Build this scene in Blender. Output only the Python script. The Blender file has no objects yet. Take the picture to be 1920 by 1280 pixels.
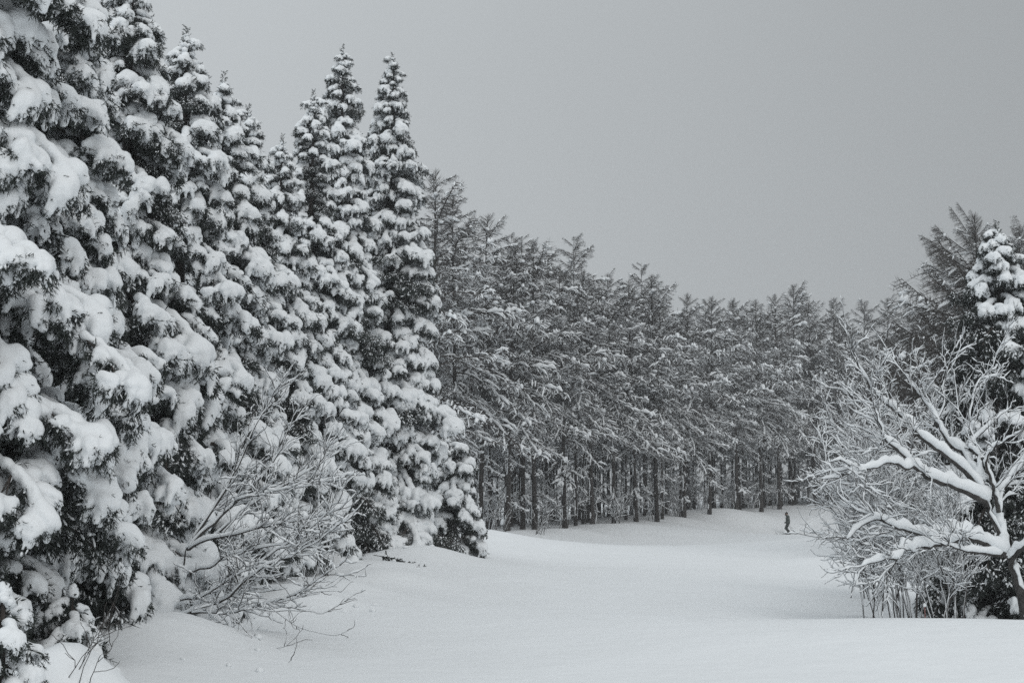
import bpy, math, random
import numpy as np
from mathutils import Vector, Matrix, Euler

# ------------------------------------------------------------------ camera, sky, light
S = bpy.context.scene
EYE = 1.7
PITCH = math.atan(330 / 2667)
F = 2667.0
cam_d = bpy.data.cameras.new('camera')
cam = bpy.data.objects.new('camera', cam_d)
S.collection.objects.link(cam)
cam.location = (0, 0, EYE)
cam.rotation_euler = (math.pi / 2 + PITCH, 0, 0)
cam_d.lens = 50
cam_d.sensor_width = 36
cam_d.clip_end = 3000
cam_d.clip_start = 0.1
S.camera = cam

SUN_EL, SUN_AZ = math.radians(40), math.radians(150)   # azimuth from +Y, clockwise
w = bpy.data.worlds.new('World')
S.world = w
w.use_nodes = True
nt = w.node_tree
nt.nodes.clear()
N = nt.nodes.new
L = nt.links.new
out = N('ShaderNodeOutputWorld')
bg = N('ShaderNodeBackground')
sky = N('ShaderNodeTexSky')
sky.sky_type = 'NISHITA'
sky.sun_disc = False
sky.sun_elevation = SUN_EL
sky.sun_rotation = SUN_AZ
hsv = N('ShaderNodeHueSaturation')
hsv.inputs['Saturation'].default_value = 0.12
L(sky.outputs[0], hsv.inputs['Color'])
tc = N('ShaderNodeTexCoord')
sep = N('ShaderNodeSeparateXYZ')
L(tc.outputs['Generated'], sep.inputs[0])
def mth(op, a, b=None, c=None):
    n = N('ShaderNodeMath')
    n.operation = op
    for i, v in enumerate((a, b, c)):
        if v is None: continue
        if isinstance(v, (int, float)): n.inputs[i].default_value = v
        else: L(v, n.inputs[i])
    return n.outputs[0]
# overcast deck: brightens towards the zenith, thinner cloud towards the left
zc = mth('MAXIMUM', sep.outputs[2], 0.0)
base = mth('MULTIPLY_ADD', mth('MULTIPLY_ADD', zc, 1.7, -0.9), zc, 1.28)
side = mth('MULTIPLY_ADD', sep.outputs[0], -0.62, 1.0)
noise = N('ShaderNodeTexNoise')
noise.inputs['Scale'].default_value = 1.7
noise.inputs['Detail'].default_value = 3
L(tc.outputs['Generated'], noise.inputs['Vector'])
nz = mth('MULTIPLY_ADD', noise.outputs[0], 0.12, 0.94)
lum = mth('MULTIPLY', mth('MULTIPLY', base, side), nz)
lum = mth('MULTIPLY', lum, 4.22)
comb = N('ShaderNodeCombineColor')
L(mth('MULTIPLY', lum, 0.948), comb.inputs[0])
L(mth('MULTIPLY', lum, 1.008), comb.inputs[1])
L(mth('MULTIPLY', lum, 1.045), comb.inputs[2])
mix = N('ShaderNodeMix')
mix.data_type = 'RGBA'
mix.inputs[0].default_value = 0.06
L(comb.outputs[0], mix.inputs[6])
L(hsv.outputs[0], mix.inputs[7])
L(mix.outputs[2], bg.inputs[0])
bg.inputs[1].default_value = 0.1
L(bg.outputs[0], out.inputs[0])

sun_d = bpy.data.lights.new('sun', 'SUN')
sun_d.energy = 1.04
sun_d.angle = math.radians(60)
sun_d.color = (1.0, 0.985, 0.96)
sun = bpy.data.objects.new('sun', sun_d)
S.collection.objects.link(sun)
sdir = Vector((math.sin(SUN_AZ) * math.cos(SUN_EL), math.cos(SUN_AZ) * math.cos(SUN_EL), math.sin(SUN_EL)))
sun.rotation_euler = (-sdir).to_track_quat('-Z', 'Y').to_euler()
sun.location = sdir * 60

S.view_settings.view_transform = 'Standard'
S.view_settings.look = 'None'
S.view_settings.exposure = 0.0
S.view_settings.gamma = 1.0
S.view_settings.use_curve_mapping = False
S.render.engine = 'CYCLES'
S.cycles.use_denoising = False
S.cycles.max_bounces = 5
S.cycles.diffuse_bounces = 3
S.cycles.glossy_bounces = 1
S.cycles.volume_bounces = 0
S.cycles.transparent_max_bounces = 4
S.cycles.use_adaptive_sampling = False

# ------------------------------------------------------------------ helpers
C = S.collection
RNG = np.random.default_rng(7)
CP, SP = math.cos(PITCH), math.sin(PITCH)

def P(px, py, Y):
    """world point on the ray of a photo pixel at depth Y"""
    u, v = (px - 960) / F, (640 - py) / F
    d = np.array([u, CP - v * SP, SP + v * CP])
    p = d * (Y / d[1])
    p[2] += EYE
    return p

def mesh(name, verts, tris=None, quads=None, mats=(), tmat=None, qmat=None, smooth=True):
    verts = np.asarray(verts, dtype=np.float32).reshape(-1, 3)
    tris = np.zeros((0, 3), np.int32) if tris is None or len(tris) == 0 else np.asarray(tris, np.int32).reshape(-1, 3)
    quads = np.zeros((0, 4), np.int32) if quads is None or len(quads) == 0 else np.asarray(quads, np.int32).reshape(-1, 4)
    me = bpy.data.meshes.new(name)
    nT, nQ = len(tris), len(quads)
    me.vertices.add(len(verts))
    me.vertices.foreach_set('co', verts.ravel())
    me.loops.add(nT * 3 + nQ * 4)
    me.loops.foreach_set('vertex_index', np.concatenate([tris.ravel(), quads.ravel()]).astype(np.int32))
    me.polygons.add(nT + nQ)
    st = np.concatenate([np.arange(nT) * 3, nT * 3 + np.arange(nQ) * 4]).astype(np.int32)
    me.polygons.foreach_set('loop_start', st)
    me.polygons.foreach_set('use_smooth', np.full(nT + nQ, bool(smooth)))
    if tmat is not None or qmat is not None:
        a = np.zeros(nT, np.int32) if tmat is None else np.broadcast_to(np.asarray(tmat, np.int32), (nT,))
        b = np.zeros(nQ, np.int32) if qmat is None else np.broadcast_to(np.asarray(qmat, np.int32), (nQ,))
        me.polygons.foreach_set('material_index', np.concatenate([a, b]).astype(np.int32))
    for m in mats: me.materials.append(m)
    me.update(calc_edges=True)
    return me

class MB:
    """collects tubes, slivers and lumps into one mesh"""
    def __init__(s): s.v = []; s.t = []; s.q = []; s.tm = []; s.qm = []; s.n = 0
    def add(s, v, t=None, q=None, m=0):
        v = np.asarray(v, float).reshape(-1, 3)
        s.v.append(v)
        if t is not None and len(t): t = np.asarray(t).reshape(-1, 3); s.t.append(t + s.n); s.tm.append(np.full(len(t), m))
        if q is not None and len(q): q = np.asarray(q).reshape(-1, 4); s.q.append(q + s.n); s.qm.append(np.full(len(q), m))
        s.n += len(v)
    def build(s, name, mats, smooth=True):
        if not s.v: return None
        cat = lambda a: np.concatenate(a) if a else None
        return mesh(name, np.concatenate(s.v), cat(s.t), cat(s.q), mats, cat(s.tm), cat(s.qm), smooth)
    def arrays(s):
        cat = lambda a, k: np.concatenate(a) if a else np.zeros((0, k), int)
        return np.concatenate(s.v) if s.v else np.zeros((0, 3)), cat(s.t, 3), cat(s.q, 4), (np.concatenate(s.tm) if s.tm else np.zeros(0, int)), (np.concatenate(s.qm) if s.qm else np.zeros(0, int))
    def tube(s, pts, rad, sides=5, m=0, caps=True):
        pts = np.asarray(pts, float); n = len(pts)
        rad = np.broadcast_to(np.asarray(rad, float), (n,))
        tg = np.gradient(pts, axis=0)
        tg /= np.linalg.norm(tg, axis=1, keepdims=True) + 1e-9
        ref = np.array([0.31, 0.17, 0.94]) if abs(tg[:, 2]).mean() < 0.75 else np.array([0.95, 0.25, 0.1])
        a = np.cross(tg, ref); a /= np.linalg.norm(a, axis=1, keepdims=True) + 1e-9
        b = np.cross(tg, a)
        th = np.arange(sides) * 2 * math.pi / sides
        ring = (a[:, None, :] * np.cos(th)[None, :, None] + b[:, None, :] * np.sin(th)[None, :, None]) * rad[:, None, None]
        v = (pts[:, None, :] + ring).reshape(-1, 3)
        i = np.arange(n - 1)[:, None] * sides; k = np.arange(sides)[None, :]; k2 = (k + 1) % sides
        q = np.stack([i + k, i + k2, i + sides + k2, i + sides + k], -1).reshape(-1, 4)
        s.add(v, q=q, m=m)
    def ridge(s, pts, rad, h, m=0, sides=7, drop=0.25, cling=0.0):
        """snow lying along the upper side of a limb"""
        pts = np.asarray(pts, float); n = len(pts)
        rad = np.broadcast_to(np.asarray(rad, float), (n,)); h = np.broadcast_to(np.asarray(h, float), (n,)).copy()
        tg = np.gradient(pts, axis=0); tg /= np.linalg.norm(tg, axis=1, keepdims=True) + 1e-9
        side = np.cross(tg, [0, 0, 1.0]); ln = np.linalg.norm(side, axis=1, keepdims=True)
        side = np.where(ln > 0.05, side / (ln + 1e-9), np.array([[1.0, 0, 0]]))
        up = np.cross(side, tg)
        up = up * 0.6 + np.array([0, 0, 0.4])
        hor = np.clip(np.hypot(tg[:, 0], tg[:, 1]), cling, 1) ** 1.1
        h = h * hor + 0.001
        h[0] *= 0.3; h[-1] *= 0.25
        wd = np.minimum(rad * 1.0 + 0.26 * h, rad * 2.6 + 0.12 * h + 0.006)
        ctr = pts + up * (rad * 0.55 + h * 0.5)[:, None]
        th = np.arange(sides) * 2 * math.pi / sides + math.pi / 2
        ring = side[:, None, :] * (np.cos(th)[None, :, None] * wd[:, None, None]) + up[:, None, :] * (np.sin(th)[None, :, None] * (h * 0.52 + rad * drop)[:, None, None])
        v = (ctr[:, None, :] + ring).reshape(-1, 3)
        i = np.arange(n - 1)[:, None] * sides; k = np.arange(sides)[None, :]; k2 = (k + 1) % sides
        q = np.stack([i + k, i + k2, i + sides + k2, i + sides + k], -1).reshape(-1, 4)
        v = np.concatenate([v, ctr[:1], ctr[-1:]])
        kk = np.arange(sides); a0, a1 = n * sides, n * sides + 1
        t = np.concatenate([np.stack([np.full(sides, a0), (kk + 1) % sides, kk], -1),
                            np.stack([np.full(sides, a1), (n - 1) * sides + kk, (n - 1) * sides + (kk + 1) % sides], -1)])
        s.add(v, t=t, q=q, m=m)
    def lumps(s, ctr, ax, hl, r, m=0, rng=RNG):
        """small spindle-shaped lumps: centres, axis directions, half lengths, radii (all arrays)"""
        ctr = np.asarray(ctr, float); k = len(ctr)
        if k == 0: return
        ax = ax / (np.linalg.norm(ax, axis=1, keepdims=True) + 1e-9)
        a = np.cross(ax, [0.02, 0.03, 1.0]); a /= np.linalg.norm(a, axis=1, keepdims=True) + 1e-9
        b = np.cross(a, ax)
        vs = [ctr - ax * hl[:, None]]
        for f, rr in ((-0.45, 0.85), (0.4, 1.0)):
            for j in range(5):
                th = j * 2 * math.pi / 5 + 0.3
                jit = rng.uniform(0.8, 1.2, (k, 1))
                vs.append(ctr + ax * (hl * f)[:, None] + (a * math.cos(th) * 1.0 + b * math.sin(th) * 0.8) * (r * rr)[:, None] * jit)
        vs.append(ctr + ax * (hl * 0.95)[:, None])
        v = np.stack(vs, 1)                     # k,12,3
        T = []
        for j in range(5):
            j2 = (j + 1) % 5
            T += [[0, 1 + j2, 1 + j], [1 + j, 1 + j2, 6 + j2], [1 + j, 6 + j2, 6 + j], [6 + j, 6 + j2, 11]]
        T = np.array(T)
        t = (T[None] + (np.arange(k) * 12)[:, None, None]).reshape(-1, 3)
        s.add(v.reshape(-1, 3), t=t, m=m)
    def slivers(s, o, d, ln, wd, m=0, cross=False, rng=RNG):
        """thin leaf or twig triangles: origins, directions, lengths, widths"""
        o = np.asarray(o, float); k = len(o)
        if k == 0: return
        d = d / (np.linalg.norm(d, axis=1, keepdims=True) + 1e-9)
        for c in range(2 if cross else 1):
            rv = rng.normal(size=(k, 3))
            a = np.cross(d, rv); a /= np.linalg.norm(a, axis=1, keepdims=True) + 1e-9
            wv = a * (np.broadcast_to(wd, (k,)) * 0.5)[:, None]
            v = np.stack([o - wv * 0.6, o + wv * 0.6, o + d * (ln * 0.45)[:, None] + wv, o + d * (ln * 0.45)[:, None] - wv, o + d * ln[:, None]], 1).reshape(-1, 3)
            i = np.arange(k)[:, None] * 5
            s.add(v, t=(i + np.array([[3, 2, 4]])), q=(i + np.array([[0, 1, 2, 3]])), m=m)

def link(o):
    C.objects.link(o); return o
def empty(name, loc, rz=0.0):
    o = bpy.data.objects.new(name, None); o.empty_display_size = 0.3
    o.location = loc; o.rotation_euler = (0, 0, rz)
    return link(o)
def part(name, me, parent=None, mat=None, loc=None):
    o = bpy.data.objects.new(name, me)
    if parent is not None: o.parent = parent
    if mat is not None: o.matrix_basis = mat
    elif loc is not None: o.location = loc
    return link(o)
def tag(o, label=None, cat=None, group=None, kind=None):
    if label: o['label'] = label
    if cat: o['category'] = cat
    if group: o['group'] = group
    if kind: o['kind'] = kind
    return o

# ------------------------------------------------------------------ implicit surfaces (snow masses, the skier)
def smin(a, b, k):
    h = np.clip(0.5 + 0.5 * (b - a) / k, 0, 1)
    return b + (a - b) * h - k * h * (1 - h)
def sd_ell(p, c, r):
    q = (p - np.asarray(c)) / np.asarray(r)
    l = np.linalg.norm(q, axis=-1)
    return (l - 1) * min(r)
def sd_cap(p, a, b, ra, rb):
    a = np.asarray(a, float); b = np.asarray(b, float)
    ba = b - a
    t = np.clip(((p - a) @ ba) / (ba @ ba + 1e-12), 0, 1)
    return np.linalg.norm(p - a - t[..., None] * ba, axis=-1) - (ra + (rb - ra) * t)
def wob(p, rng, f, n=5):
    o = np.zeros(p.shape[:-1])
    for _ in range(n):
        k = rng.normal(size=3); k *= f * rng.uniform(0.6, 1.5) / np.linalg.norm(k)
        o += np.sin(p @ k + rng.uniform(0, 6.28))
    return o / n
def grid(lo, hi, h):
    ax = [np.arange(l, u + h, h) for l, u in zip(lo, hi)]
    g = np.stack(np.meshgrid(*ax, indexing='ij'), -1)
    return g
def nets(Fv, lo, h):
    """naive surface nets: field on a grid -> vertices, quads"""
    ins = Fv < 0
    nx, ny, nz = Fv.shape
    cs = (nx - 1, ny - 1, nz - 1)
    acc = np.zeros(cs + (3,)); cnt = np.zeros(cs)
    off = [(i, j, k) for i in (0, 1) for j in (0, 1) for k in (0, 1)]
    sl = lambda o: tuple(slice(o[d], o[d] + cs[d]) for d in range(3))
    for a in off:
        for d in range(3):
            if a[d]: continue
            b = list(a); b[d] = 1
            fa, fb = Fv[sl(a)], Fv[sl(b)]
            m = ins[sl(a)] != ins[sl(b)]
            t = np.where(m, fa / np.where(m, fa - fb, 1), 0)
            for e in range(3):
                acc[..., e] += np.where(m, a[e] + (t if e == d else 0), 0)
            cnt += m
    act = cnt > 0
    idx = np.full(cs, -1, int); idx[act] = np.arange(act.sum())
    cell = np.argwhere(act)
    v = (cell + acc[act] / cnt[act][:, None]) * h + np.asarray(lo)
    Q = []
    for d in range(3):
        e, f = (d + 1) % 3, (d + 2) % 3
        s0 = [slice(None)] * 3; s1 = [slice(None)] * 3
        s0[d] = slice(0, -1); s1[d] = slice(1, None)
        ch = ins[tuple(s0)] != ins[tuple(s1)]
        pos = np.argwhere(ch)
        ok = (pos[:, e] > 0) & (pos[:, f] > 0) & (pos[:, e] < Fv.shape[e] - 1) & (pos[:, f] < Fv.shape[f] - 1)
        pos = pos[ok]
        flip = ins[tuple(s0)][tuple(pos.T)]
        def at(de, df):
            q = pos.copy(); q[:, e] += de; q[:, f] += df
            return idx[tuple(q.T)]
        a, b, c, dd = at(-1, -1), at(0, -1), at(0, 0), at(-1, 0)
        Q.append(np.where(flip[:, None], np.stack([a, b, c, dd], -1), np.stack([dd, c, b, a], -1)))
    return v, np.concatenate(Q)

# ------------------------------------------------------------------ materials
def material(name, col, rough=0.8, var=0.25, scale=6.0, bump=0.0, bscale=40.0, spec=0.2, objvar=0.0, col2=None, bdist=0.02):
    m = bpy.data.materials.new(name); m.use_nodes = True
    t = m.node_tree; nd = t.nodes; lk = t.links.new
    b = nd['Principled BSDF']
    b.inputs['Roughness'].default_value = rough
    b.inputs['Specular IOR Level'].default_value = spec
    co = nd.new('ShaderNodeTexCoord')
    nz = nd.new('ShaderNodeTexNoise'); nz.inputs['Scale'].default_value = scale; nz.inputs['Detail'].default_value = 4
    lk(co.outputs['Object'], nz.inputs['Vector'])
    r = nd.new('ShaderNodeValToRGB')
    c1 = [c * (1 - var) for c in col]; c2 = [min(1, c * (1 + var)) for c in col] if col2 is None else col2
    r.color_ramp.elements[0].position = 0.3; r.color_ramp.elements[1].position = 0.7
    r.color_ramp.elements[0].color = (*c1, 1); r.color_ramp.elements[1].color = (*c2, 1)
    lk(nz.outputs[0], r.inputs[0])
    src = r.outputs[0]
    if objvar:
        oi = nd.new('ShaderNodeObjectInfo'); h = nd.new('ShaderNodeHueSaturation')
        mr = nd.new('ShaderNodeMapRange'); mr.inputs[3].default_value = 1 - objvar; mr.inputs[4].default_value = 1 + objvar
        lk(oi.outputs['Random'], mr.inputs[0]); lk(mr.outputs[0], h.inputs['Value']); lk(src, h.inputs['Color']); src = h.outputs[0]
    lk(src, b.inputs['Base Color'])
    if bump:
        n2 = nd.new('ShaderNodeTexNoise'); n2.inputs['Scale'].default_value = bscale; n2.inputs['Detail'].default_value = 5
        lk(co.outputs['Object'], n2.inputs['Vector'])
        bp = nd.new('ShaderNodeBump'); bp.inputs['Strength'].default_value = bump; bp.inputs['Distance'].default_value = bdist
        lk(n2.outputs[0], bp.inputs['Height']); lk(bp.outputs[0], b.inputs['Normal'])
    return m

M = {}
M['snow'] = material('snow', (0.845, 0.87, 0.888), 0.75, 0.02, 3, 0.35, 18, 0.15, bdist=0.03)
M['ground'] = material('snow_ground', (0.845, 0.87, 0.888), 0.7, 0.02, 0.4, 0.55, 1.6, 0.15, bdist=0.09)
M['cedar'] = material('cedar_foliage', (0.034, 0.041, 0.037), 0.7, 0.35, 3, objvar=0.25, spec=0.25)
M['cedarbark'] = material('cedar_bark', (0.055, 0.048, 0.044), 0.9, 0.4, 9, 0.6, 20)
M['larchbark'] = material('larch_bark', (0.048, 0.044, 0.042), 0.9, 0.45, 7, 0.7, 14, objvar=0.25)
M['larchtwig'] = material('larch_twig', (0.062, 0.056, 0.052), 0.85, 0.35, 2, objvar=0.2)
M['bark'] = material('grey_bark', (0.055, 0.052, 0.050), 0.9, 0.4, 8, 0.6, 24)
M['twig'] = material('dark_twig', (0.060, 0.055, 0.052), 0.85, 0.3, 4)

# ------------------------------------------------------------------ the ground
CTRL = [
 (-100,1340,16),(400,1310,17),(960,1280,18.5),(1500,1272,18.5),(1920,1270,18.5),(-700,1330,16),(2700,1268,18),
 (1600,1166,24),(1750,1160,24),(1920,1163,24),(2300,1160,24),(1640,1172,28.5),(1800,1184,28.5),(2000,1184,28.5),(2400,1180,30),(1680,1166,35),(1800,1168,35),(1950,1168,35),
 (1450,1159,28),(1200,1154,29),(960,1156,29),(700,1166,27.5),
 (480,1272,18.8),(540,1200,24.5),(420,1205,23.5),(300,1195,23.5),(190,1195,23),(60,1240,18.5),(-500,1200,22),
 (1560,1099,43),(1400,1104,41),(1200,1110,40),(900,1112,40),(660,1112,36),(500,1100,35),(300,1085,35),(1850,1120,45),(2300,1090,45),
 (1570,1050,62),(1300,1056,58),(1000,1058,57),(850,1045,54),(760,1043,51),(690,1064,45),(600,1050,50),(400,1040,55),(100,1030,55),
 (905,1010,74),(860,1001,67),(1050,1019,80),(1200,1018,90),(1490,1004,117),(1400,1006,110),(1640,1002,110),(1760,990,85),(1900,990,75),(2300,985,75),
 (920,1003,84),(1040,1003,88),(1130,995,95),(1250,984,104),(1300,976,112),(1370,962,122),(1450,958,130),(1520,948,140),(1620,945,145),
 (900,996,130),(1200,958,155),(1500,932,185),(600,1005,110),(1720,930,185),(200,1005,110),(-600,1005,110),(2600,960,140),
]
cp = np.array([P(*c) for c in CTRL])
far = np.array([[-200, 300, 4], [0, 300, 4], [200, 300, 5], [-400, 700, 6], [400, 700, 6], [0, 700, 6], [-400, 0, 1], [400, 0, 1], [0, -60, 0], [-60, -60, 0], [60, -60, 0], [-60, 20, 0], [60, 20, 0], [0, 0, -.45], [10, 4, -.45], [-10, 4, -.5]], float)
cp = np.concatenate([cp, far])
def phi(r): return np.sqrt(r * r + 9.0)
A = phi(np.linalg.norm(cp[:, None, :2] - cp[None, :, :2], axis=-1))
nC = len(cp)
Pm = np.concatenate([np.ones((nC, 1)), cp[:, :2]], 1)
big = np.zeros((nC + 3, nC + 3)); big[:nC, :nC] = A - np.eye(nC) * 0.03; big[:nC, nC:] = Pm; big[nC:, :nC] = Pm.T
sol = np.linalg.solve(big, np.concatenate([cp[:, 2], np.zeros(3)]))
BUMPS = []   # (x, y, height, radius)
def vnoise(x, y, f, seed):
    r = np.random.default_rng(seed); o = np.zeros_like(x)
    for _ in range(7):
        a = r.uniform(0, 6.28); k = f * r.uniform(0.5, 1.8)
        o += np.sin(x * k * math.cos(a) + y * k * math.sin(a) + r.uniform(0, 6.28) + 0.7 * np.sin(x * k * 0.6 * math.sin(a) + 1.3))
    return o / 7
def gh(x, y):
    x = np.atleast_1d(np.asarray(x, float)); y = np.atleast_1d(np.asarray(y, float))
    z = np.empty_like(x)
    for i in range(0, len(x), 20000):
        d = phi(np.hypot(x[i:i+20000, None] - cp[None, :, 0], y[i:i+20000, None] - cp[None, :, 1]))
        z[i:i+20000] = d @ sol[:nC] + sol[nC] + sol[nC+1] * x[i:i+20000] + sol[nC+2] * y[i:i+20000]
    for bx, by, hh, rr in BUMPS:
        z += hh * np.exp(-((x - bx) ** 2 + (y - by) ** 2) / (rr * rr))
    edge = np.clip((-3.2 - x) / 3.0, 0, 1)                    # rougher under the trees on the left
    z += 0.035 * vnoise(x, y, 0.5, 3) + 0.012 * vnoise(x, y, 1.9, 5) + edge * 0.13 * vnoise(x, y, 1.1, 8) + np.clip((y - 78) / 10, 0, 1) * .10 * vnoise(x, y, .8, 12) + np.clip((x - 6) / 4, 0, 1) * np.clip((y - 24) / 6, 0, 1) * .05 * vnoise(x, y, 1.7, 31)
    return z
def g1(x, y): return float(gh([x], [y])[0])
for px, py, Y, hh, rr in [(235, 1195, 22, .42, 1.5), (345, 1200, 23.2, .25, .9), (150, 1250, 15, .62, .75), (60, 1290, 15, .4, .8), (560, 1130, 33, .25, 1.4), (470, 1170, 28, .3, 1.0), (640, 1110, 36, .35, 1.3), (590, 1140, 31, .22, .8), (720, 1075, 42, .28, 1.2), (800, 1045, 49, .3, 1.5), (520, 1215, 24, .15, .7), (830, 1015, 60, .35, 1.6), (1585, 1095, 45, .2, 1.5), (1560, 1050, 60, .25, 1.8), (1620, 1130, 34, .2, 1.0), (870, 1002, 68, .35, 3.0), (920, 1004, 76, .25, 2.5),
                          (690, 1060, 45, .2, 2.0), (760, 1040, 50, .25, 2.2), (1360, 965, 121, .35, 4), (1200, 990, 99, .25, 3), (1080, 1000, 91, .3, 2.5), (990, 1003, 86, .22, 2)]:
    q = P(px, py, Y); BUMPS.append((q[0], q[1], hh, rr))
ys = np.concatenate([np.linspace(-60, 4, 14)[:-1], 4 + (np.linspace(0, 1, 300) ** 1.7) * 186, np.linspace(195, 720, 18)])
us = np.linspace(-1, 1, 231); us = np.sign(us) * (0.42 * abs(us) + 0.58 * abs(us) ** 4)
Yg, Ug = np.meshgrid(ys, us, indexing='ij')
Xg = Ug * (38 + np.clip(Yg, 0, None) * 0.85 + np.clip(Yg - 190, 0, None) * 0.1)
Zg = gh(Xg.ravel(), Yg.ravel()).reshape(Xg.shape)
ny_, nx_ = Xg.shape
ii = np.arange(ny_ * nx_).reshape(ny_, nx_)
quads = np.stack([ii[:-1, :-1], ii[:-1, 1:], ii[1:, 1:], ii[1:, :-1]], -1).reshape(-1, 4)
ground = part('ground', mesh('ground', np.stack([Xg, Yg, Zg], -1), None, quads, [M['ground']]))
tag(ground, 'smooth snow covered ski slope between the trees', None, None, 'structure')

# lumps fallen from the boughs along the left bank
rng = np.random.default_rng(21)
CLOD = []
for i in range(4):
    g_ = grid((-1.4,) * 3, (1.4,) * 3, .28)
    CLOD.append(mesh('snow_clod', *(lambda a: (a[0], None, a[1]))(nets(sd_ell(g_, (0, 0, 0), (1, .8, .6)) + .16 * wob(g_, rng, 4), (-1.4,) * 3, .28)), [M['snow']]))
for i in range(44):
    px, py, Y = [(480, 1230, 21.5), (600, 1150, 28), (700, 1085, 42), (790, 1050, 50), (860, 1015, 64)][i % 5]
    q = P(px, py, Y); x = q[0] + rng.normal() * 1.1 - .6; y = Y + rng.normal() * 2.2; k = rng.uniform(.035, .11)
    o = part('snow_clod', CLOD[i % 4], ground); o.location = (x, y, g1(x, y) + k * .2); o.scale = (k, k, k); o.rotation_euler = (0, 0, rng.uniform(0, 6.28))

# ------------------------------------------------------------------ snow laden cedars
def fronds(mb, o, d, ln, rng, m=1, side=7, wd=0.02):
    """ragged needle sprays: a stem sliver and short side slivers"""
    o = np.asarray(o, float); d = np.asarray(d, float); k = len(o)
    if not k: return
    d = d / (np.linalg.norm(d, axis=1, keepdims=True) + 1e-9)
    mb.slivers(o, d, ln, np.full(k, wd), m, rng=rng)
    t = rng.uniform(0.15, 0.95, (k, side))
    rv = rng.normal(size=(k, side, 3)); dd = d[:, None, :] * 0.95 + rv * 0.42
    oo = o[:, None, :] + d[:, None, :] * (t * ln[:, None])[..., None]
    l2 = ln[:, None] * rng.uniform(0.28, 0.5, (k, side))
    mb.slivers(oo.reshape(-1, 3), dd.reshape(-1, 3), l2.ravel(), np.full(k * side, wd), m, rng=rng)

def blend_field(prims, holes, rng, vox, k=.05):
    """smooth union of capsules and ellipsoids, each evaluated only near itself"""
    box = []
    for p in prims:
        if p[0] == 'c': q = np.stack([p[1], p[2]]); r = max(p[3], p[4])
        else: q = np.stack([p[1]]); r = max(p[2])
        box.append((q.min(0) - r, q.max(0) + r))
    lo = np.min([q[0] for q in box], 0) - .07; hi = np.max([q[1] for q in box], 0) + .07
    ax = [np.arange(l, u + vox, vox) for l, u in zip(lo, hi)]
    Fv = np.full([len(q) for q in ax], .3)
    def loc(l, h):
        sl = tuple(slice(max(0, int((l[d] - lo[d] - .1) / vox)), int((h[d] - lo[d] + .1) / vox) + 2) for d in range(3))
        return sl, np.stack(np.meshgrid(*[ax[d][sl[d]] for d in range(3)], indexing='ij'), -1)
    for p, (l, h) in zip(prims, box):
        sl, g = loc(l, h)
        d = sd_ell(g, p[1], p[2]) if p[0] == 'e' else sd_cap(g, *p[1:])
        Fv[sl] = smin(Fv[sl], np.minimum(d, .3), k)
    for c, r in holes:
        sl, g = loc(c - np.array(r), c + np.array(r))
        Fv[sl] = -smin(-Fv[sl], sd_ell(g, c, r), .05)
    m = np.abs(Fv) < .12
    idx = np.argwhere(m); pt = idx * vox + lo
    Fv[m] += .018 * wob(pt, rng, 14) + .012 * wob(pt, rng, 34) + .007 * wob(pt, rng, 70) + .020 * wob(pt * np.array([1, 1, .22]), rng, 26)
    Fv[0] = Fv[-1] = .1; Fv[:, 0] = Fv[:, -1] = .1; Fv[:, :, 0] = Fv[:, :, -1] = .1
    return nets(Fv, lo, vox)

def islands(v, q):
    """connected pieces of a quad mesh"""
    lab = np.arange(len(v))
    while True:
        m = lab[q].min(1); new = lab.copy()
        for k in range(4): np.minimum.at(new, q[:, k], m)
        new = new[new]
        if (new == lab).all(): break
        lab = new
    out_ = []
    for l in np.unique(lab):
        vi = np.where(lab == l)[0]
        if len(vi) < 40: continue
        re = np.full(len(v), -1); re[vi] = np.arange(len(vi))
        out_.append((v[vi], re[q[lab[q[:, 0]] == l]]))
    return sorted(out_, key=lambda a: -len(a[0]))

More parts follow.
